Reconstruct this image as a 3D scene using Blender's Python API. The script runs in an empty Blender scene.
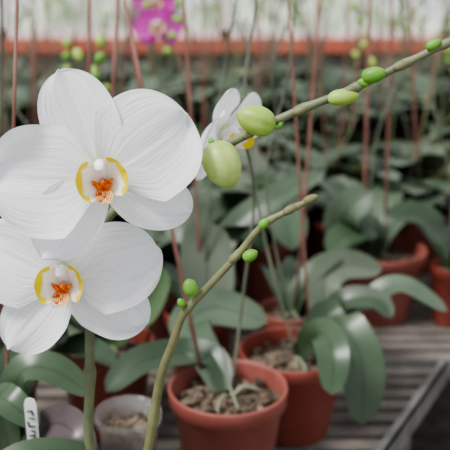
import bpy, math, random
from mathutils import Vector, Matrix
random.seed(23)
V=Vector
scene=bpy.context.scene
col=scene.collection
scene.view_settings.look='AgX - Medium High Contrast'

# ---------------------------------------------------------------- materials
def newmat(name):
    m=bpy.data.materials.new(name); m.use_nodes=True
    nt=m.node_tree; b=nt.nodes['Principled BSDF']; return m,nt,b
def simple(name,c1,c2=None,rough=.5,scale=30,bump=0.0,metal=0,spec=.5,detail=4):
    m,nt,b=newmat(name)
    b.inputs['Roughness'].default_value=rough; b.inputs['Metallic'].default_value=metal
    b.inputs['Specular IOR Level'].default_value=spec
    if c2 is None: c2=tuple(x*.8 for x in c1)
    tc=nt.nodes.new('ShaderNodeTexCoord'); n=nt.nodes.new('ShaderNodeTexNoise')
    n.inputs['Scale'].default_value=scale; n.inputs['Detail'].default_value=detail
    nt.links.new(tc.outputs['Object'],n.inputs['Vector'])
    r=nt.nodes.new('ShaderNodeValToRGB')
    r.color_ramp.elements[0].position=.35; r.color_ramp.elements[1].position=.65
    r.color_ramp.elements[0].color=(*c1,1); r.color_ramp.elements[1].color=(*c2,1)
    nt.links.new(n.outputs['Fac'],r.inputs['Fac']); nt.links.new(r.outputs['Color'],b.inputs['Base Color'])
    if bump:
        bp=nt.nodes.new('ShaderNodeBump'); bp.inputs['Strength'].default_value=bump; bp.inputs['Distance'].default_value=.002
        nt.links.new(n.outputs['Fac'],bp.inputs['Height']); nt.links.new(bp.outputs['Normal'],b.inputs['Normal'])
    return m
def petal_mat(name,base,throat,edge=None,spots=None,transl=.3,throat_w=.16,e0=.70,e1=.82,vein=.35):
    m,nt,b=newmat(name)
    b.inputs['Roughness'].default_value=.55; b.inputs['Specular IOR Level'].default_value=.25
    uv=nt.nodes.new('ShaderNodeUVMap'); uv.uv_map='UVMap'
    sep=nt.nodes.new('ShaderNodeSeparateXYZ'); nt.links.new(uv.outputs['UV'],sep.inputs[0])
    r=nt.nodes.new('ShaderNodeValToRGB')
    r.color_ramp.elements[0].position=0; r.color_ramp.elements[0].color=(*throat,1)
    r.color_ramp.elements[1].position=throat_w; r.color_ramp.elements[1].color=(*base,1)
    nt.links.new(sep.outputs['Y'],r.inputs['Fac']); out=r.outputs['Color']
    mp=nt.nodes.new('ShaderNodeMapping'); mp.inputs['Scale'].default_value=(22,2.0,1)
    nt.links.new(uv.outputs['UV'],mp.inputs['Vector'])
    nv=nt.nodes.new('ShaderNodeTexNoise'); nv.inputs['Scale'].default_value=1; nv.inputs['Detail'].default_value=3
    nt.links.new(mp.outputs[0],nv.inputs['Vector'])
    vm=nt.nodes.new('ShaderNodeMapRange'); vm.inputs['From Min'].default_value=.35; vm.inputs['From Max'].default_value=.55
    vm.inputs['To Min'].default_value=.93; vm.inputs['To Max'].default_value=1.0; nt.links.new(nv.outputs['Fac'],vm.inputs['Value'])
    vs=nt.nodes.new('ShaderNodeVectorMath'); vs.operation='SCALE'; nt.links.new(out,vs.inputs[0]); nt.links.new(vm.outputs[0],vs.inputs['Scale'])
    out=vs.outputs[0]
    if spots:
        mp=nt.nodes.new('ShaderNodeMapping'); mp.inputs['Scale'].default_value=(9,3,1)
        nt.links.new(uv.outputs['UV'],mp.inputs['Vector'])
        n=nt.nodes.new('ShaderNodeTexNoise'); n.inputs['Scale'].default_value=1.4; n.inputs['Detail'].default_value=2
        nt.links.new(mp.outputs[0],n.inputs['Vector'])
        rr=nt.nodes.new('ShaderNodeValToRGB'); rr.color_ramp.elements[0].position=.46; rr.color_ramp.elements[1].position=.56
        nt.links.new(n.outputs['Fac'],rr.inputs['Fac'])
        mx=nt.nodes.new('ShaderNodeMix'); mx.data_type='RGBA'
        nt.links.new(rr.outputs['Color'],mx.inputs['Factor']); nt.links.new(out,mx.inputs['A']); mx.inputs['B'].default_value=(*spots,1)
        out=mx.outputs['Result']
    if edge:
        a=nt.nodes.new('ShaderNodeMath'); a.operation='SUBTRACT'; a.inputs[1].default_value=.5
        nt.links.new(sep.outputs['X'],a.inputs[0])
        ab=nt.nodes.new('ShaderNodeMath'); ab.operation='ABSOLUTE'; nt.links.new(a.outputs[0],ab.inputs[0])
        ab2=nt.nodes.new('ShaderNodeMath'); ab2.operation='MULTIPLY'; ab2.inputs[1].default_value=2; nt.links.new(ab.outputs[0],ab2.inputs[0])
        sm=nt.nodes.new('ShaderNodeMapRange'); sm.inputs['From Min'].default_value=.2; sm.inputs['From Max'].default_value=.5
        nt.links.new(sep.outputs['Y'],sm.inputs['Value'])
        ab3=nt.nodes.new('ShaderNodeMath'); ab3.operation='MULTIPLY'; nt.links.new(ab2.outputs[0],ab3.inputs[0]); nt.links.new(sm.outputs[0],ab3.inputs[1])
        mxx=nt.nodes.new('ShaderNodeMath'); mxx.operation='MAXIMUM'
        nt.links.new(ab3.outputs[0],mxx.inputs[0]); nt.links.new(sep.outputs['Y'],mxx.inputs[1])
        rr=nt.nodes.new('ShaderNodeValToRGB'); rr.color_ramp.elements[0].position=e0; rr.color_ramp.elements[1].position=e1
        nt.links.new(mxx.outputs[0],rr.inputs['Fac'])
        mx=nt.nodes.new('ShaderNodeMix'); mx.data_type='RGBA'
        nt.links.new(rr.outputs['Color'],mx.inputs['Factor']); nt.links.new(out,mx.inputs['A']); mx.inputs['B'].default_value=(*edge,1)
        out=mx.outputs['Result']
    nt.links.new(out,b.inputs['Base Color'])
    bp=nt.nodes.new('ShaderNodeBump'); bp.inputs['Strength'].default_value=vein; bp.inputs['Distance'].default_value=.002
    nt.links.new(nv.outputs['Fac'],bp.inputs['Height']); nt.links.new(bp.outputs['Normal'],b.inputs['Normal'])
    t=nt.nodes.new('ShaderNodeBsdfTranslucent'); nt.links.new(out,t.inputs['Color'])
    ms=nt.nodes.new('ShaderNodeMixShader'); ms.inputs[0].default_value=transl
    nt.links.new(b.outputs[0],ms.inputs[1]); nt.links.new(t.outputs[0],ms.inputs[2])
    nt.links.new(ms.outputs[0],nt.nodes['Material Output'].inputs['Surface'])
    return m
def leaf_mat(name,c1,c2,rough=.36):
    m,nt,b=newmat(name)
    b.inputs['Roughness'].default_value=rough
    uv=nt.nodes.new('ShaderNodeUVMap'); uv.uv_map='UVMap'
    sep=nt.nodes.new('ShaderNodeSeparateXYZ'); nt.links.new(uv.outputs['UV'],sep.inputs[0])
    a=nt.nodes.new('ShaderNodeMath'); a.operation='SUBTRACT'; a.inputs[1].default_value=.5; nt.links.new(sep.outputs['X'],a.inputs[0])
    ab=nt.nodes.new('ShaderNodeMath'); ab.operation='ABSOLUTE'; nt.links.new(a.outputs[0],ab.inputs[0])
    mr=nt.nodes.new('ShaderNodeMapRange'); mr.inputs['From Min'].default_value=0; mr.inputs['From Max'].default_value=.06
    mr.inputs['To Min'].default_value=.6; mr.inputs['To Max'].default_value=1; nt.links.new(ab.outputs[0],mr.inputs['Value'])
    tc=nt.nodes.new('ShaderNodeTexCoord'); n=nt.nodes.new('ShaderNodeTexNoise'); n.inputs['Scale'].default_value=14; n.inputs['Detail'].default_value=5
    nt.links.new(tc.outputs['Object'],n.inputs['Vector'])
    r=nt.nodes.new('ShaderNodeValToRGB'); r.color_ramp.elements[0].position=.35; r.color_ramp.elements[1].position=.68
    r.color_ramp.elements[0].color=(*c1,1); r.color_ramp.elements[1].color=(*c2,1)
    nt.links.new(n.outputs['Fac'],r.inputs['Fac'])
    mx=nt.nodes.new('ShaderNodeVectorMath'); mx.operation='SCALE'
    nt.links.new(r.outputs['Color'],mx.inputs[0]); nt.links.new(mr.outputs[0],mx.inputs['Scale'])
    nt.links.new(mx.outputs[0],b.inputs['Base Color'])
    return m

M_white=petal_mat('white_petal',(.90,.895,.92),(.66,.78,.36),throat_w=.24,transl=.32,vein=.55)
M_pink=petal_mat('magenta_petal',(.62,.07,.45),(.5,.03,.3))
M_side=petal_mat('lip_side_lobe',(.93,.9,.84),(.9,.75,.5),edge=(.80,.64,.012),spots=None,transl=.2,throat_w=.4,vein=.1,e0=.66,e1=.78)
M_mid=petal_mat('lip_mid_lobe',(.90,.66,.30),(.8,.2,.04),spots=(.62,.09,.03),transl=.15,throat_w=.3,vein=.1)
M_col=simple('column_white',(.93,.9,.92),(.9,.80,.87),rough=.4)
M_callus=simple('callus_orange',(.85,.26,.03),(.45,.03,.015),rough=.4,scale=420)
M_stem=simple('green_spike',(.105,.125,.065),(.17,.19,.10),rough=.5,scale=60)
M_stemB=simple('olive_spike',(.145,.145,.065),(.205,.205,.10),rough=.5,scale=80)
M_stemd=simple('dusty_spike',(.085,.095,.065),(.16,.17,.12),rough=.6,scale=20)
M_bud=simple('bud_green',(.27,.42,.065),(.36,.50,.11),rough=.45,scale=90,bump=.15)
M_budp=simple('bud_pale',(.31,.44,.10),(.43,.54,.18),rough=.45,scale=90,bump=.15)
M_buds=simple('bud_small_green',(.11,.29,.03),(.17,.37,.05),rough=.45,scale=60)
M_stake=simple('stake_brown',(.17,.07,.052),(.26,.125,.098),rough=.6,scale=25)
M_leaf=[leaf_mat('leaf_a',(.032,.062,.030),(.060,.094,.050)),leaf_mat('leaf_b',(.055,.088,.053),(.098,.132,.088),.40),leaf_mat('leaf_c',(.020,.040,.019),(.040,.064,.034)),leaf_mat('leaf_d',(.080,.102,.067),(.120,.146,.106),.5)]  # greens lifted a little, so background haze is put into the leaf colour
M_leafbright=leaf_mat('leaf_bright',(.05,.10,.035),(.08,.14,.055))
M_leafyel=leaf_mat('leaf_yellowing',(.13,.15,.05),(.19,.19,.08))
M_leafpurp=leaf_mat('leaf_purple',(.05,.035,.04),(.10,.075,.08))
M_pot=simple('terracotta_plastic',(.205,.046,.032),(.26,.066,.046),rough=.42,scale=9)
M_pot2=simple('terracotta_plastic_dusty',(.23,.066,.050),(.30,.10,.078),rough=.55,scale=12)
M_bark=simple('bark_medium',(.05,.033,.022),(.20,.15,.11),rough=.9,scale=70,bump=.5)
M_root=simple('aerial_root',(.24,.24,.18),(.17,.19,.12),rough=.7,scale=40)
M_bench=simple('bench_slat',(.12,.105,.092),(.215,.192,.17),rough=.6,scale=18)
M_metal=simple('galvanised_edge',(.15,.145,.135),(.24,.235,.22),rough=.5,scale=25,metal=.2)
M_floor=simple('floor_gravel',(.05,.042,.036),(.12,.105,.09),rough=.95,scale=12,bump=.4,detail=8)
M_wall=simple('painted_wall',(.26,.29,.25),(.54,.56,.52),rough=.8,scale=5)
M_frame=simple('white_frame',(.75,.77,.76),(.82,.83,.82),rough=.5,scale=5)
M_rail=simple('orange_sill',(.48,.12,.07),(.56,.17,.11),rough=.6,scale=6)
M_tag=simple('white_tag',(.85,.85,.83),(.8,.8,.8),rough=.4)
M_ink=simple('ink',(.02,.02,.03),(.03,.03,.04),rough=.6)
M_hedge=simple('hedge_foliage',(.22,.29,.17),(.66,.70,.62),rough=.9,scale=3,detail=8)
def clear_mat():
    m,nt,b=newmat('clear_plastic')
    b.inputs['Base Color'].default_value=(.6,.6,.58,1); b.inputs['Roughness'].default_value=.12
    t=nt.nodes.new('ShaderNodeBsdfTransparent'); ms=nt.nodes.new('ShaderNodeMixShader'); ms.inputs[0].default_value=.2
    nt.links.new(t.outputs[0],ms.inputs[1]); nt.links.new(b.outputs[0],ms.inputs[2])
    nt.links.new(ms.outputs[0],nt.nodes['Material Output'].inputs['Surface'])
    return m
M_clear=clear_mat()

# ---------------------------------------------------------------- mesh helpers
class MB:
    def __init__(s): s.v=[];s.f=[];s.uv=[];s.mi=[];s.mats=[]
    def idx(s,m):
        if m not in s.mats: s.mats.append(m)
        return s.mats.index(m)
    def add(s,verts,faces,mat,uvs=None):
        o=len(s.v); s.v+= [tuple(v) for v in verts]
        s.uv+= (uvs if uvs else [(0,0)]*len(verts)); k=s.idx(mat)
        for f in faces: s.f.append([i+o for i in f]); s.mi.append(k)
    def obj(s,name,parent=None,smooth=True):
        me=bpy.data.meshes.new(name); me.from_pydata(s.v,[],s.f)
        for m in s.mats: me.materials.append(m)
        uvl=me.uv_layers.new(name='UVMap')
        for p in me.polygons:
            p.material_index=s.mi[p.index]; p.use_smooth=smooth
            for li in p.loop_indices: uvl.data[li].uv=s.uv[me.loops[li].vertex_index]
        me.update()
        o=bpy.data.objects.new(name,me); col.objects.link(o)
        if parent: o.parent=parent
        return o
def empty(name):
    e=bpy.data.objects.new(name,None); col.objects.link(e); e.empty_display_size=.02; return e
def spline(pts,n=8):
    P=[V(p) for p in pts]
    if len(P)<3: return [P[0].lerp(P[-1],i/n) for i in range(n+1)]
    Q=[P[0]*2-P[1]]+P+[P[-1]*2-P[-2]]; out=[]
    for i in range(1,len(Q)-2):
        a,b,c,d=Q[i-1:i+3]
        for k in range(n):
            t=k/n
            out.append(.5*((2*b)+(-a+c)*t+(2*a-5*b+4*c-d)*t*t+(-a+3*b-3*c+d)*t**3))
    out.append(P[-1]); return out
def tube(mb,pts,r0,r1,mat,n=8,seg=8,nodes=()):
    C=spline(pts,n); N=len(C); nrm=None; vs=[];fs=[]
    for i,p in enumerate(C):
        T=(C[min(i+1,N-1)]-C[max(i-1,0)]).normalized()
        if nrm is None:
            nrm=T.cross(V((0,1,0.1))).normalized()
        nrm=(nrm-T*nrm.dot(T)).normalized(); b=T.cross(nrm)
        t=i/(N-1); r=r0+(r1-r0)*t
        for nd in nodes: r*=1+.42*math.exp(-((t-nd)/.008)**2)
        for k in range(seg):
            a=2*math.pi*k/seg; vs.append(p+(nrm*math.cos(a)+b*math.sin(a))*r)
    for i in range(N-1):
        for k in range(seg):
            k2=(k+1)%seg; fs.append([i*seg+k,i*seg+k2,(i+1)*seg+k2,(i+1)*seg+k])
    fs.append(list(range(seg))[::-1]); fs.append([(N-1)*seg+k for k in range(seg)])
    mb.add(vs,fs,mat)
def lathe(mb,c,prof,mat,seg=40,axis=None):
    c=V(c); vs=[];fs=[]
    M=Matrix.Identity(3) if axis is None else V(axis).normalized().to_track_quat('Z','Y').to_matrix()
    for r,z in prof:
        for k in range(seg):
            a=2*math.pi*k/seg; vs.append(c+M@V((r*math.cos(a),r*math.sin(a),z)))
    for i in range(len(prof)-1):
        for k in range(seg):
            k2=(k+1)%seg; fs.append([i*seg+k,i*seg+k2,(i+1)*seg+k2,(i+1)*seg+k])
    mb.add(vs,fs,mat)
def bud(mb,c,d,L,W,mat):
    c=V(c); M=V(d).normalized().to_track_quat('Z','Y').to_matrix(); n=16;seg=30;vs=[];fs=[]
    for i in range(n+1):
        t=i/n; th=math.pi*t; z=-L/2*math.cos(th); r=W/2*math.sin(th)**.85*(1.08-.22*t) if 0<t<1 else 0.0003
        if t>.85: z+=L*.05*(t-.85)/.15
        for k in range(seg):
            a=2*math.pi*k/seg; rr=r*(1-.13*max(0,math.cos(3*a+.4*t))**10*math.sin(th))
            vs.append(c+M@V((rr*math.cos(a),rr*math.sin(a),z)))
    for i in range(n):
        for k in range(seg):
            k2=(k+1)%seg; fs.append([i*seg+k,i*seg+k2,(i+1)*seg+k2,(i+1)*seg+k])
    mb.add(vs,fs,mat)
def ribbon(mb,pts,sides,width,mat,fold=.22,n=7,droop_edge=0.0):
    C=spline(pts,n); N=len(C)
    if isinstance(sides,(tuple,V)):
        nh=V(sides); S=[]
        for i in range(N):
            T=(C[min(i+1,N-1)]-C[max(i-1,0)]).normalized(); S.append(T.cross(nh).normalized())
    else: S=[sides[0]]*N
    m=8;vs=[];fs=[];uv=[]
    dist=[0]
    for i in range(1,N): dist.append(dist[-1]+(C[i]-C[i-1]).length)
    for i,p in enumerate(C):
        t=dist[i]/dist[-1]
        T=(C[min(i+1,N-1)]-C[max(i-1,0)]).normalized(); s=(S[i]-T*S[i].dot(T)).normalized(); nn=s.cross(T).normalized()
        w=width/2*(.42+.58*min(1,t/.45)**.8)*(max(0.0,1-max(0,(t-.6)/.4)**2.6))**.5+.0004
        for j in range(m+1):
            q=j/m*2-1
            vs.append(p+s*(q*w)+nn*(fold*w*(abs(q)**1.4)-droop_edge*w*q**4)); uv.append((j/m,t))
    for i in range(N-1):
        for j in range(m):
            a=i*(m+1)+j; fs.append([a,a+1,a+m+2,a+m+1])
    mb.add(vs,fs,mat,uv)
def auto_leaf(mb,base,az,L,w,mat,e0=1.1,e1=-.4,n=6):
    d=V((math.cos(az),math.sin(az),0)); p=V(base); pts=[p.copy()]
    for i in range(n):
        t=(i+.5)/n; e=e0+(e1-e0)*t**.9
        p=p+(d*math.cos(e)+V((0,0,1))*math.sin(e))*(L/n); pts.append(p.copy())
    ribbon(mb,pts,[V((math.sin(az),-math.cos(az),0))],w,mat,n=3,fold=random.uniform(.15,.35))

def petal(mb,M,o,kind,ang,L,W,z=0,tilt=0.0,bend=0.0,cup=0.0,ruf=.03,mat=None,seed=0,crease=.0006):
    n=28;m=26;vs=[];uv=[];fs=[];rnd=random.Random(seed);ph=rnd.uniform(0,6);ph2=rnd.uniform(0,6);sk=rnd.uniform(-.05,.05)
    ca,sa=math.cos(ang),math.sin(ang)
    for i in range(n+1):
        t=.5-.5*math.cos(math.pi*i/n)
        if kind=='p':
            c=.56; q=(t-c)/(c if t<c else 1-c); w=max(0,1-abs(q)**2.5)**.5*(.42+.58*min(1,t/.38)**1.2)
        elif kind=='s':
            c=.52; q=(t-c)/(c+.03 if t<c else 1-c); w=max(0,1-abs(q)**2.15)**.5*(.75+.25*min(1,t/.4))
        else: w=max(0,math.sin(math.pi*(.1+.9*t)))**.55
        w=w*W/2+.0003
        for j in range(m+1):
            s=j/m*2-1
            x=s*w+sk*W*math.sin(math.pi*t)*(kind!='l'); y=L*t
            if kind=='p': y-= L*.07*s*s*math.sin(math.pi*t)
            y+= L*.016*math.sin(6*s+ph)*t*t if kind!='l' else 0
            zz=z+tilt*y+bend*L*t*t+cup*W*(s*w/(W/2))**2+ruf*W*(s*s*math.sin(6.5*t+ph+s*1.2)+.8*t*math.sin(4*s+ph2)*t+.4*abs(s)**3*math.sin(13*t+ph2)*(.5+.5*s))-crease*math.exp(-((s*w)/.0022)**2)*math.sin(math.pi*t)
            X=y*ca+x*sa; Y=y*sa-x*ca
            vs.append(o+M@V((X,Y,zz))); uv.append((j/m,t))
    for i in range(n):
        for j in range(m):
            a=i*(m+1)+j; fs.append([a,a+1,a+m+2,a+m+1])
    mb.add(vs,fs,mat,uv)
def flower(mb,o,nrm,roll,spec,k=1.0,mat=None,lip=True,lroll=6,ruf=.065):
    o=V(o); Z=V(nrm).normalized(); up=V((0,0,1)); X=up.cross(Z).normalized(); Y=Z.cross(X)
    M=Matrix((X,Y,Z)).transposed()
    for i,(kind,a,L,W,z,tilt,bend,cup) in enumerate(spec):
        petal(mb,M,o,kind,math.radians(a+roll),L*k,W*k,z,tilt,bend,cup,ruf=ruf,mat=mat,seed=i*7+int(abs(o.x)*1000),crease=.0010)
    if not lip: return M
    R=Matrix.Rotation(math.radians(roll+lroll),3,'Z'); ML=M@R
    P=lambda x,y,z:o+ML@V((x*k,y*k,z*k))
    tube(mb,[P(0,-.001,.001),P(0,.004,.007),P(0,.0085,.0125),P(0,.0080,.0155)],.0036*k,.0040*k,M_col,seg=12,n=5)
    bud(mb,P(0,.0075,.0160),ML@V((0,-.6,1)),.0095*k,.0078*k,M_col)
    for sgn,a,ll in ((1,16,.0150),(-1,176,.0150)):
        petal(mb,ML,P(sgn*.0015,-.002,.003),'l',math.radians(a),ll*k,.0255*k,0,tilt=.55,bend=.75,cup=.42,ruf=.05,mat=M_side,seed=3,crease=0)
    petal(mb,ML,P(0,-.006,.005),'l',math.radians(-90),.0105*k,.0105*k,0,tilt=1.0,bend=-.2,cup=.4,ruf=.03,mat=M_mid,seed=5,crease=0)
    bud(mb,P(.0005,-.0030,.0095),ML@V((.3,.4,1)),.0085*k,.0055*k,M_callus)
    for sgn in (1,-1):
        tube(mb,[P(0,-.014,.015),P(.002*sgn,-.0165,.016),P(.005*sgn,-.0155,.018),P(.0055*sgn,-.0125,.019)],.0007*k,.0003*k,M_side,seg=6,n=5)
        bud(mb,P(.0040*sgn,-.0040,.0090),ML@V((sgn*.8,.9,1)),.0105*k,.0038*k,M_callus)
    return M

# ---------------------------------------------------------------- pots
def pot(parent,x,y,r,h,zb=.8005,mat=None,detail=True,nm='pot'):
    mat=mat or M_pot
    mb=MB(); b=r*.72
    prof=[(0.001,0),(b*.96,0),(b,.003),(r*.91,h-.022),(r*.93,h-.021),(r*.985,h-.019),(r,h-.002),(r*.99,h),(r*.955,h),(r*.94,h-.004),(r*.885,h-.024),(b*.9,.006),(.001,.006)]
    lathe(mb,(x,y,zb),prof,mat,seg=48)
    o=mb.obj(nm,parent)
    mb=MB(); hz=zb+h-.022; rnd=random.Random(int(x*1e4+y*1e3))
    R=r*.88; rings=6;seg=26;vs=[(x,y,hz+.006)];fs=[]
    for i in range(1,rings+1):
        for k in range(seg):
            a=2*math.pi*k/seg; rr=R*i/rings; vs.append((x+rr*math.cos(a),y+rr*math.sin(a),hz+.006*(1-i/rings)+(rnd.uniform(-.003,.003) if i<rings else -.002)))
    for k in range(seg): fs.append([0,1+k,1+(k+1)%seg])
    for i in range(rings-1):
        for k in range(seg):
            k2=(k+1)%seg; a=1+i*seg; fs.append([a+k,a+seg+k,a+seg+k2,a+k2])
    mb.add(vs,fs,M_bark)
    for q in range(60 if detail else 14):
        a=rnd.uniform(0,6.28); rr=R*.93*math.sqrt(rnd.random()); c=V((x+rr*math.cos(a),y+rr*math.sin(a),hz+.006))
        E=Matrix.Rotation(rnd.uniform(0,6),3,'Z')@Matrix.Rotation(rnd.uniform(-.6,.6),3,'X')
        sx,sy,sz=rnd.uniform(.003,.008),rnd.uniform(.002,.005),rnd.uniform(.0015,.004)
        vv=[c+E@V((i*sx*rnd.uniform(.7,1.1),j*sy*rnd.uniform(.7,1.1),k*sz)) for i in(-1,1) for j in(-1,1) for k in(-1,1)]
        mb.add(vv,[[0,1,3,2],[4,6,7,5],[0,4,5,1],[2,3,7,6],[0,2,6,4],[1,5,7,3]],M_bark)
    mb.obj('bark_medium',parent,smooth=False)
    if detail:
        mb=MB()
        for q in range(5):
            a=rnd.uniform(0,6.28); rr=R*rnd.uniform(.3,.8); a2=a+rnd.uniform(-1,1)
            tube(mb,[(x+.005,y,hz+.008),(x+rr*.5*math.cos(a),y+rr*.5*math.sin(a),hz+.016),(x+rr*math.cos(a),y+rr*math.sin(a),hz+.008),(x+rr*1.05*math.cos(a2),y+rr*1.05*math.sin(a2),hz+.005)],.0018,.0014,M_root,seg=7,n=5)
        mb.obj('aerial_roots',parent)
    return zb+h

# ================================================================= HERO PLANT
hero=empty('white_moth_orchid')
pot(hero,-.085,.53,.058,.115)
mb=MB()
A=[(-.095,.53,.905),(-.1086,.53,.980),(-.1055,.53,1.042),(-.103,.53,1.0927),(-.098,.533,1.1487),(-.0735,.535,1.1857),(-.0215,.53,1.215),(.0174,.52,1.2376),(.0513,.515,1.2542),(.0841,.51,1.2682),(.1156,.505,1.2844),(.1458,.50,1.3001),(.166,.497,1.309),(.185,.495,1.316)]
tube(mb,A,.0042,.0021,M_stem,n=8,seg=12,nodes=(.16,.30,.62,.70,.775,.84,.92))
mb.obj('flower_spike_1',hero)
mb=MB()
B=[(-.072,.525,.905),(-.0666,.51,.9658),(-.0596,.51,.9926),(-.0484,.505,1.0551),(-.0385,.50,1.0859),(-.0302,.50,1.1094),(-.0142,.50,1.1285),(.007,.50,1.1525),(.0257,.50,1.1759),(.0448,.50,1.1874),(.0584,.50,1.1945)]
tube(mb,B,.0040,.0020,M_stemB,n=8,seg=12,nodes=(.25,.53,.71,.83,.93,.985))
mb.obj('flower_spike_2',hero)
mb=MB()
for p,d in (((.0174,.518,1.2376),(1,0,.5)),((.0513,.513,1.2542),(1,0,.45)),((.0841,.508,1.2685),(1,0,.5)),((.1156,.503,1.2850),(1,0,.5)),
            ((.0448,.499,1.1880),(1,0,.6)),((.0584,.5,1.1950),(1,0,.5)),((-.0484,.5045,1.0551),(.2,0,1)),((.007,.499,1.1535),(1,0,1))):
    bud(mb,V(p),d,.011,.0062,M_stemB)
mb.obj('node_bracts',hero)
mb=MB()
bud(mb,(.0215,.513,1.2475),(-.9,-.1,.35),.0265,.0210,M_bud)
tube(mb,[(.040,.517,1.2485),(.037,.515,1.243),(.031,.513,1.2435)],.0016,.0018,M_buds,n=4)
bud(mb,(-.0021,.515,1.2165),(.35,-.25,-.9),.033,.028,M_budp)
tube(mb,[(-.006,.526,1.224),(-.010,.522,1.232),(-.009,.518,1.231)],.0018,.0020,M_buds,n=4)
bud(mb,(.0790,.508,1.2636),(.9,-.1,.12),.020,.0115,M_bud)
bud(mb,(.0985,.505,1.2785),(.9,-.1,.2),.0155,.0112,M_buds)
bud(mb,(.1350,.499,1.2985),(.9,0,.5),.010,.007,M_buds)
bud(mb,(.070,.512,1.2620),(-1,0,.3),.006,.005,M_buds)
bud(mb,(.0925,.507,1.2735),(-1,0,.1),.008,.006,M_buds)
bud(mb,(-.0244,.495,1.1324),(-.3,-.1,.9),.0125,.0110,M_buds)
bud(mb,(.0174,.495,1.1560),(.8,-.1,.5),.0110,.0088,M_buds)
bud(mb,(.0265,.495,1.1790),(.6,-.1,.7),.0085,.0065,M_buds)
bud(mb,(-.031,.497,1.120),(-.5,-.1,.8),.007,.006,M_buds)
mb.obj('flower_buds',hero)
mb=MB()
F1=[('s',109,.077,.050,-.004,.02,-.06,.14),('s',-22,.064,.040,-.004,.0,-.12,.10),('s',230,.066,.044,-.004,.02,-.08,.10),
    ('p',178,.073,.074,.0015,.08,-.18,.08),('p',36,.071,.075,.003,.10,-.18,.08)]
flower(mb,(-.0815,.487,1.2122),(.14,-.95,.24),0,F1,mat=M_white)
mb.obj('flower_1',hero)
mb=MB()
F2=[('s',96,.060,.042,-.004,.0,-.1,.08),('s',-24,.066,.046,-.004,.02,-.12,.10),('s',236,.064,.046,-.004,.04,-.08,.10),
    ('p',163,.070,.062,.0015,.06,-.18,.08),('p',22,.071,.062,.003,.05,-.16,.08)]
flower(mb,(-.1145,.503,1.1343),(.04,-.95,.26),-6,F2,mat=M_white,lroll=4)
mb.obj('flower_2',hero)
mb=MB()
tube(mb,[(-.073,.535,1.186),(-.082,.522,1.205),(-.0815,.493,1.212)],.002,.0022,M_stem)
tube(mb,[(-.1005,.532,1.130),(-.112,.525,1.136),(-.1145,.507,1.1345)],.002,.0022,M_stem)
mb.obj('pedicels',hero)
mb=MB()
ribbon(mb,[(-.085,.53,.92),(-.108,.515,.966),(-.150,.50,.982),(-.195,.49,.958)],(0,-.5,.85),.045,M_leaf[0])
ribbon(mb,[(-.085,.53,.92),(-.05,.50,.955),(0,.47,.95),(.04,.45,.90)],(0,-.2,1),.05,M_leaf[0])
ribbon(mb,[(-.085,.53,.92),(-.09,.46,.95),(-.09,.40,.94),(-.09,.35,.89)],(0,0,1),.05,M_leaf[1])
mb.obj('leaves',hero)

# ================================================================= individually placed plants
def plant(x,y,r,h,leaves=(),auto=0,spikes=(),stakes=(),mat=None,name='potted_orchid',autoL=.16,detail=True,azr=None,lm=None,autow=.055,zb=.8005):
    e=empty(name); top=pot(e,x,y,r,h,mat=mat,detail=detail,zb=zb)
    mb=MB()
    for pts,nh,w,m in leaves:
        ribbon(mb,[(x+(pts[0][0]-x)*.25,y+(pts[0][1]-y)*.25,top-.012)]+list(pts),nh,w,m)
    a0=random.uniform(0,6.28)
    for i in range(auto):
        az=a0+i*2.4+random.uniform(-.3,.3) if azr is None else random.uniform(*azr)
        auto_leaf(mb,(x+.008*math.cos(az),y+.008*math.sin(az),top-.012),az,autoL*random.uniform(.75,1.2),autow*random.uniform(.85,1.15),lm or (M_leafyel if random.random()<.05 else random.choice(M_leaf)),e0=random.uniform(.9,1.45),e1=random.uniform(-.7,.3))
    if mb.v: mb.obj('leaves',e)
    mb=MB()
    for pts,r0,r1,m in spikes: tube(mb,pts,r0,r1,m,seg=7,n=6,nodes=(.3,.55,.8))
    if mb.v: mb.obj('flower_spikes',e)
    mb=MB()
    for a,b,rr in stakes: tube(mb,[a,b],rr,rr,M_stake,seg=7,n=4)
    if mb.v: mb.obj('stakes',e)
    return e
# front pot, carries the side-on white flower
e=plant(.0033,.7556,.067,.117,mat=M_pot2,name='white_moth_orchid',leaves=[
  ([(-.024,.80,.936),(-.044,.86,.9357+.01),(-.0129,.89,.9556),(.0545,.88,.9398)],(0,-.75,.65),.050,M_leaf[1]),
  ([(-.0117,.79,.9326),(-.0467,.80,.935),(-.0972,.78,.933),(-.1322,.75,.912)],(0,-.45,.9),.040,M_leaf[2]),
 ],stakes=[((-.025,.78,.91),(-.107,.83,1.33),.0022)],spikes=[([(.008,.765,.91),(.020,.77,1.02),(.030,.75,1.13),(.018,.70,1.20),(-.004,.665,1.222)],.0018,.0014,M_stemd)])
mb=MB()
flower(mb,(-.004,.645,1.217),(.80,-.55,-.25),10,[('s',95,.044,.034,-.002,.1,.1,.1),('s',-30,.042,.034,-.002,.0,-.1,.1),('s',220,.045,.034,-.002,.0,.1,.1),('p',170,.050,.052,.001,.2,.1,.1),('p',15,.050,.052,.001,.1,.1,.1)],mat=M_white,k=1)
mb.obj('flower',e)
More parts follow.
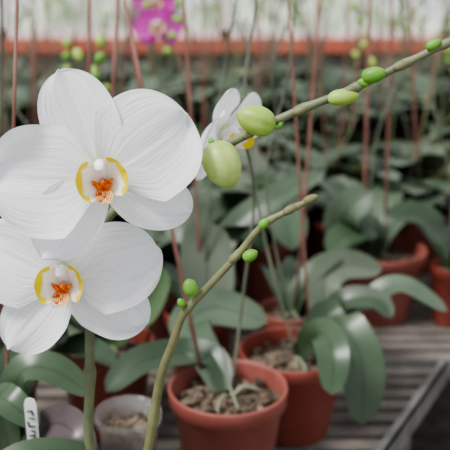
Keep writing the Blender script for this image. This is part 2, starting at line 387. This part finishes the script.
# P2
plant(.085,.862,.068,.112,mat=M_pot,leaves=[
  ([(.1337,.93,.924),(.156,.90,.921),(.1747,.87,.885),(.1749,.85,.811)],(.1,-.85,.5),.056,M_leaf[0]),
  ([(.108,.84,.940),(.119,.815,.950),(.1235,.785,.938),(.1215,.765,.900)],(-.1,-.8,.6),.038,M_leaf[0]),
  ([(.1433,.95,.920),(.190,.95,.937),(.236,.95,.963),(.2975,.93,.933)],(0,-.35,.95),.036,M_leaf[1]),
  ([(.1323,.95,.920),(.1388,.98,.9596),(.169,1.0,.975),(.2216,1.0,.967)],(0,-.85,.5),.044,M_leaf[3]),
  ([(.1404,.93,.924),(.1594,.93,.950),(.197,.92,.954),(.2162,.90,.937)],(0,-.6,.8),.034,M_leaf[2]),
 ],spikes=[([(.09,.86,.90),(.079,.85,.94),(.044,.86,1.073),(.023,.87,1.22),(.035,.90,1.32),(.04,.9,1.40)],.0022,.0014,M_stemd),
           ([(.10,.87,.90),(.075,.87,.985),(.06,.87,1.05),(.05,.88,1.14),(.075,.88,1.26),(.08,.88,1.38)],.0018,.0012,M_stemd)],
 stakes=[((.11,.88,.90),(.07,.90,1.36),.0018)])
# P3
plant(.262,1.238,.086,.125,mat=M_pot2,auto=4,autoL=.2,azr=(.3,2.8),leaves=[
  ([(.20,1.20,.9646),(.1986,1.18,1.0067),(.2366,1.17,1.0394)],(-.3,-.8,.5),.062,M_leaf[1]),
  ([(.25,1.2,.97),(.20,1.18,.965),(.165,1.15,.945)],(0,-.6,.8),.05,M_leaf[0]),
 ],stakes=[((.236,1.22,.91),(.224,1.22,1.42),.0030),((.28,1.25,.91),(.27,1.28,1.42),.0026)],
 spikes=[([(.25,1.24,.91),(.25,1.24,1.1),(.29,1.25,1.25),(.27,1.26,1.38)],.0024,.0015,M_stemd)])
# P4
plant(.385,1.20,.035,.105,mat=M_pot,auto=2,autoL=.15,azr=(.5,2.5),leaves=[([(.36,1.12,.96),(.33,1.1,.99),(.2964,1.1,1.02),(.2429,1.1,1.022)],(0,-.6,.8),.046,M_leaf[2])],
 spikes=[([(.38,1.2,.9),(.37,1.2,1.05),(.33,1.2,1.2),(.36,1.21,1.38)],.0022,.0014,M_stemd)])
plant(.092,.985,.045,.115,auto=3,autoL=.13,mat=M_pot2,azr=(.3,3.4),stakes=[((.10,.99,.9),(.125,1.0,1.40),.0022)])
plant(-.1514,.8696,.062,.120,auto=3,autoL=.16,mat=M_pot,azr=(1.2,4.2),stakes=[((-.16,.87,.91),(-.12,.9,1.36),.0026),((-.17,.88,.91),(-.155,.9,1.36),.0024)],
 leaves=[([(-.125,.88,.935),(-.100,.89,.955),(-.0786,.92,.999)],(.2,-.9,.4),.034,M_leafbright)])
plant(-.035,.98,.050,.115,auto=2,autoL=.15,mat=M_pot,azr=(.3,3),leaves=[
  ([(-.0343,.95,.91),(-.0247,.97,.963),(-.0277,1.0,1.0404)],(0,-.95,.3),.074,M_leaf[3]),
  ([(-.02,.97,.93),(.0,1.03,1.0036),(.065,1.05,1.0565),(.1495,1.1,1.087)],(0,-.7,.7),.038,M_leaf[1]),
 ],stakes=[((-.03,.98,.9),(-.055,1.0,1.38),.0022)],spikes=[([(-.03,.98,.9),(-.02,.98,1.1),(.0,.98,1.25),(.02,.98,1.36)],.0022,.0014,M_stemd)])
# left plant behind the flowers
plant(-.265,.80,.045,.115,auto=5,autoL=.15,stakes=[((-.262,.81,.905),(-.245,.81,1.42),.0030),((-.275,.81,.905),(-.275,.85,1.42),.0030)],
  spikes=[([(-.262,.80,.905),(-.262,.80,1.05),(-.235,.80,1.25),(-.225,.80,1.38)],.0026,.0016,M_stemd)])
# bottom-left plant with tag
plant(-.195,.612,.048,.105,mat=M_pot,leaves=[
  ([(-.20,.63,.955),(-.188,.63,.998),(-.16,.63,1.000),(-.125,.63,.975)],(0,-.45,.9),.034,M_leaf[0]),
  ([(-.205,.62,.94),(-.21,.62,.975),(-.195,.60,.985),(-.165,.59,.965)],(0,-.5,.85),.030,M_leaf[0]),
  ([(-.18,.61,.93),(-.155,.60,.962),(-.130,.575,.967),(-.115,.56,.945)],(-.2,-.5,.8),.034,M_leafpurp),
  ([(-.215,.62,.94),(-.25,.62,.99),(-.29,.6,.98)],(0,-.4,.9),.04,M_leaf[0]),
  ([(-.205,.64,.94),(-.20,.67,.99),(-.19,.72,1.00),(-.17,.75,.98)],(0,-.8,.6),.04,M_leaf[2]),
 ],stakes=[((-.215,.64,.9),(-.175,.66,1.33),.0016)])
tag=empty('plant_tag'); mb=MB(); w=.0050;vs=[];fs=[]; tx,ty,tz=-.1605,.553,.9985
outl=[(-w*.3,-.09),(w*.3,-.09),(w,-.05),(w,.010),(w*.7,.0145),(0,.016),(-w*.7,.0145),(-w,.010),(-w,-.05)]
for yy in (0,.0008):
    for a,b in outl: vs.append((tx+a+b*.02,ty+yy-b*.1,tz+b))
n=len(outl); fs=[list(range(n)),list(range(n,2*n))[::-1]]+[[i,(i+1)%n,n+(i+1)%n,n+i] for i in range(n)]
mb.add(vs,fs,M_tag); mb.obj('tag_blade',tag,smooth=False)
mb=MB()
for k,(a,b,c,d) in enumerate([(-.003,.003,.001,.004),(.001,.004,.002,-.001),(-.002,-.003,.003,-.004),(-.003,-.007,-.002,-.012),(-.002,-.012,.003,-.011),(-.001,-.016,.003,-.017),(-.003,-.021,.002,-.020),(.002,-.020,.001,-.025)]):
    tube(mb,[(tx+a+b*.02,ty-.0007-b*.1,tz+b),(tx+c+d*.02,ty-.0007-d*.1,tz+d)],.0006,.0006,M_ink,seg=5,n=2)
mb.obj('handwriting',tag)

# clear plastic cup pot with bark
e=empty('clear_plastic_pot'); mb=MB(); r=.034;h=.115
lathe(mb,(-.102,.702,.8005),[(.001,0),(r*.7,0),(r*.95,h-.012),(r*1.04,h-.010),(r*1.04,h),(r*.98,h),(r*.92,h-.012),(r*.66,.004),(.001,.004)],M_clear,seg=40)
mb.obj('cup',e)
mb=MB(); lathe(mb,(-.102,.702,.8005),[(.001,.005),(r*.62,.006),(r*.88,.092),(r*.5,.099),(.001,.098)],M_bark,seg=24)
for q in range(26):
    a=random.uniform(0,6.28); rr=r*.75*math.sqrt(random.random()); bud(mb,(-.102+rr*math.cos(a),.702+rr*math.sin(a),.899),(random.uniform(-1,1),random.uniform(-1,1),.2),.011,.006,M_bark)
mb.obj('bark_medium',e)

# magenta orchid further back
e=empty('magenta_moth_orchid'); pot(e,-.15,1.76,.06,.12,detail=False); mb=MB()
tube(mb,[(-.15,1.76,.9),(-.15,1.76,1.1),(-.16,1.75,1.25),(-.147,1.72,1.29)],.003,.002,M_stem); mb.obj('flower_spike',e)
mb=MB()
FP=[('s',92,.052,.034,-.002,0,-.1,.1),('s',-40,.05,.034,-.002,0,-.1,.1),('s',220,.05,.034,-.002,0,-.1,.1),('p',172,.056,.058,.002,0,-.1,.1),('p',8,.056,.058,.002,0,-.1,.1)]
flower(mb,(-.147,1.70,1.284),(0,-1,.1),0,FP,mat=M_pink,ruf=.03)
flower(mb,(-.155,1.72,1.335),(.2,-1,.1),0,FP,mat=M_pink,k=.85,ruf=.03)
mb.obj('flowers',e); mb=MB()
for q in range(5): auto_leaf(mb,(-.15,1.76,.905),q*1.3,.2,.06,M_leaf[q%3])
mb.obj('leaves',e)

# ================================================================= rows of background orchids
used=[(.0033,.7556),(.085,.862),(.262,1.238),(.385,1.2),(.092,.985),(-.1514,.8696),(-.035,.98),(-.195,.612),(-.102,.702),(-.265,.80),(-.15,1.76),(-.085,.53)]
row=1.16;k=0
while row<3.2:
    if 1.9<row<2.06: row=2.09
    far=row>2.05
    zb=.8605 if far else .8005
    x=-(.36*row+.15)+(.08 if k%2 else 0)
    while x<.36*row+.15:
        px=x+random.uniform(-.02,.02); py=row+random.uniform(-.015,.015); x+=.155 if not far else .18
        if any((px-a)**2+(py-b)**2<.142**2 for a,b in used): continue
        used.append((px,py))
        r=random.uniform(.055,.066); h=random.uniform(.11,.125); top=zb+h
        sp=[];st=[]
        for q in range(random.choice((1,2,2))):
            lx=random.uniform(-.16,.16); H=random.uniform(.32,.60); m=random.choice((M_stemd,M_stemd,M_stem))
            bx=random.uniform(-.04,.04)
            sp.append(([(px,py,top-.01),(px+lx*.15+bx,py,top+H*.3),(px+lx*.5-bx,py-.01,top+H*.65),(px+lx*1.1,py-.02,top+H)],.0026,.0015,m))
        for q in range(random.choice((0,1,1,2))):
            st.append(((px+random.uniform(-.02,.02),py+.01,top-.01),(px+random.uniform(-.09,.09),py+.02,top+random.uniform(.34,.52)),random.choice((.0016,.0022,.0028))))
        e=plant(px,py,r,h,auto=random.choice((7,8,9)),autoL=.225,autow=.074,spikes=sp,stakes=st,detail=False,mat=random.choice((M_pot,M_pot2)),zb=zb)
        if random.random()<.6:
            mb=MB()
            for pts,_,_,_ in sp:
                a=V(pts[-1]);b=V(pts[-2])
                for q in range(random.choice((2,3,4))):
                    c=a.lerp(b,q*.2)+V((random.uniform(-.008,.008),0,-.008)); bud(mb,c,(random.uniform(-1,1),-.2,-.4),.020-.002*q,.015,random.choice((M_bud,M_buds)))
            mb.obj('flower_buds',e)
    row+=.165 if not far else .2;k+=1

# ================================================================= benches
def box(mb,a,b,mat):
    x0,y0,z0=a;x1,y1,z1=b
    vs=[(x,y,z) for x in(x0,x1) for y in(y0,y1) for z in(z0,z1)]
    mb.add(vs,[[0,1,3,2],[4,6,7,5],[0,4,5,1],[2,3,7,6],[0,2,6,4],[1,5,7,3]],mat)
e=empty('greenhouse_bench'); mb=MB()
ex=lambda y:.1967+(y-.81)*.604
y=.12
while y<1.03:
    y1=y+.020; x0=-1.0
    vs=[(x0,y,.792),(ex(y),y,.792),(ex(y1),y1,.792),(x0,y1,.792),(x0,y,.80),(ex(y),y,.80),(ex(y1),y1,.80),(x0,y1,.80)]
    mb.add(vs,[[0,3,2,1],[4,5,6,7],[0,1,5,4],[1,2,6,5],[2,3,7,6],[3,0,4,7]],M_bench); y+=.033
mb.obj('slats',e,smooth=False)
mb=MB()
ya,yb=.11,1.045
d=V((ex(yb)-ex(ya),yb-ya,0)).normalized(); nn=V((d.y,-d.x,0))
for w0,w1,z0,z1 in ((0,.004,.770,.803),(-.010,.004,.799,.803)):
    A0=V((ex(ya),ya,0));B0=V((ex(yb),yb,0))
    vs=[p+nn*w+V((0,0,z)) for p in(A0,B0) for w in(w0,w1) for z in(z0,z1)]
    mb.add(vs,[[0,1,3,2],[4,6,7,5],[0,4,5,1],[2,3,7,6],[0,2,6,4],[1,5,7,3]],M_metal)
box(mb,(-1.0,.10,.755),(ex(.11),.115,.80),M_metal)
for xx in (-.9,-.3): box(mb,(xx,.12,.755),(xx+.03,1.03,.788),M_metal)
box(mb,(.0,.12,.755),(.03,.7,.788),M_metal)
for xx,yy in ((-.9,.14),(-.9,1.0),(-.3,.14),(-.3,1.0),(.24,.98),(-.2,.14)): box(mb,(xx,yy,0),(xx+.035,yy+.035,.756),M_metal)
mb.obj('frame',e,smooth=False)
def bench(name,x0,x1,y0,y1,z=.8):
    e=empty(name); mb=MB(); y=y0+.012
    while y<y1-.03: box(mb,(x0,y,z-.008),(x1,y+.020,z),M_bench); y+=.033
    mb.obj('slats',e,smooth=False); mb=MB()
    box(mb,(x0,y0,z-.030),(x1,y0+.006,z+.003),M_metal); box(mb,(x0,y1-.006,z-.030),(x1,y1,z+.003),M_metal)
    for xx in (x0,(x0+x1)/2,x1-.04):
        box(mb,(xx,y0+.006,z-.045),(xx+.04,y1-.006,z-.012),M_metal)
        for yy in (y0+.02,y1-.06): box(mb,(xx,yy,0),(xx+.04,yy+.04,z-.046),M_metal)
    mb.obj('frame',e,smooth=False)
bench('greenhouse_bench',-1.7,1.7,1.052,1.99)
bench('greenhouse_bench',-1.9,1.9,2.01,3.33,z=.86)

# ================================================================= greenhouse shell
mb=MB(); box(mb,(-4,-1.5,-.05),(4,3.6,0),M_floor); mb.obj('floor',smooth=False)
mb=MB(); box(mb,(-4,3.44,0),(4,3.6,1.14),M_wall); mb.obj('wall_back',smooth=False)
mb=MB(); box(mb,(-4,3.36,1.14),(4,3.6,1.198),M_rail); mb.obj('trim_1',smooth=False)
mb=MB()
for i in range(9): 
    xx=-4+i*1.0-.02; box(mb,(xx,3.48,1.198),(xx+.045,3.54,2.6),M_frame)
box(mb,(-4,3.48,1.198),(4,3.54,1.235),M_frame); box(mb,(-4,3.48,2.56),(4,3.54,2.62),M_frame)
mb.obj('window_1',smooth=False)
for sx,nm in ((-1,'left'),(1,'right')):
    mb=MB(); a,b=sorted((4*sx,4.12*sx)); box(mb,(a,-1.5,0),(b,3.6,.9),M_wall)
    for i in range(6): box(mb,(a+.02,-1.5+i,.9),(b-.04,-1.45+i,2.6),M_frame)
    box(mb,(a,-1.5,2.56),(b,3.6,2.62),M_frame)
    mb.obj('wall_'+nm,smooth=False)
mb=MB(); box(mb,(-9,3.6,-.2),(9,12,-.1),M_hedge); mb.obj('lawn',smooth=False)
mb=MB(); rnd=random.Random(4)
for i in range(52):
    R=rnd.uniform(.35,.6); c=V((rnd.uniform(-5,5),rnd.uniform(7.5,8.6),rnd.uniform(R*1.16-.09,1.0)))
    n=9;seg=14;vs=[];fs=[]
    for a in range(n+1):
        for k in range(seg):
            th=math.pi*a/n; ph=2*math.pi*k/seg; rr=R*rnd.uniform(.85,1.15)
            vs.append(c+V((math.sin(th)*math.cos(ph),math.sin(th)*math.sin(ph),math.cos(th)))*rr)
    for a in range(n):
        for k in range(seg): fs.append([a*seg+k,a*seg+(k+1)%seg,(a+1)*seg+(k+1)%seg,(a+1)*seg+k])
    mb.add(vs,fs,M_hedge)
mb.obj('hedge')

# ================================================================= light
w=bpy.data.worlds.new('overcast'); scene.world=w; w.use_nodes=True
bg=w.node_tree.nodes['Background']; bg.inputs[0].default_value=(.94,.97,1,1); bg.inputs[1].default_value=.98
sd=bpy.data.lights.new('sun','SUN'); sd.energy=4.2; sd.angle=math.radians(16); sd.color=(1,.985,.96)
so=bpy.data.objects.new('sun',sd); col.objects.link(so)
so.rotation_euler=V((.60,.38,-1.0)).to_track_quat('-Z','Y').to_euler()

# ================================================================= camera
cd=bpy.data.cameras.new('camera'); cam=bpy.data.objects.new('camera',cd); col.objects.link(cam)
cam.location=(0,0,1.32); cam.rotation_euler=(math.radians(90-16),0,0)
cd.sensor_width=36; cd.lens=60; cd.clip_start=.02; cd.clip_end=100
cd.dof.use_dof=True; cd.dof.focus_distance=.51; cd.dof.aperture_fstop=7.2
scene.camera=cam
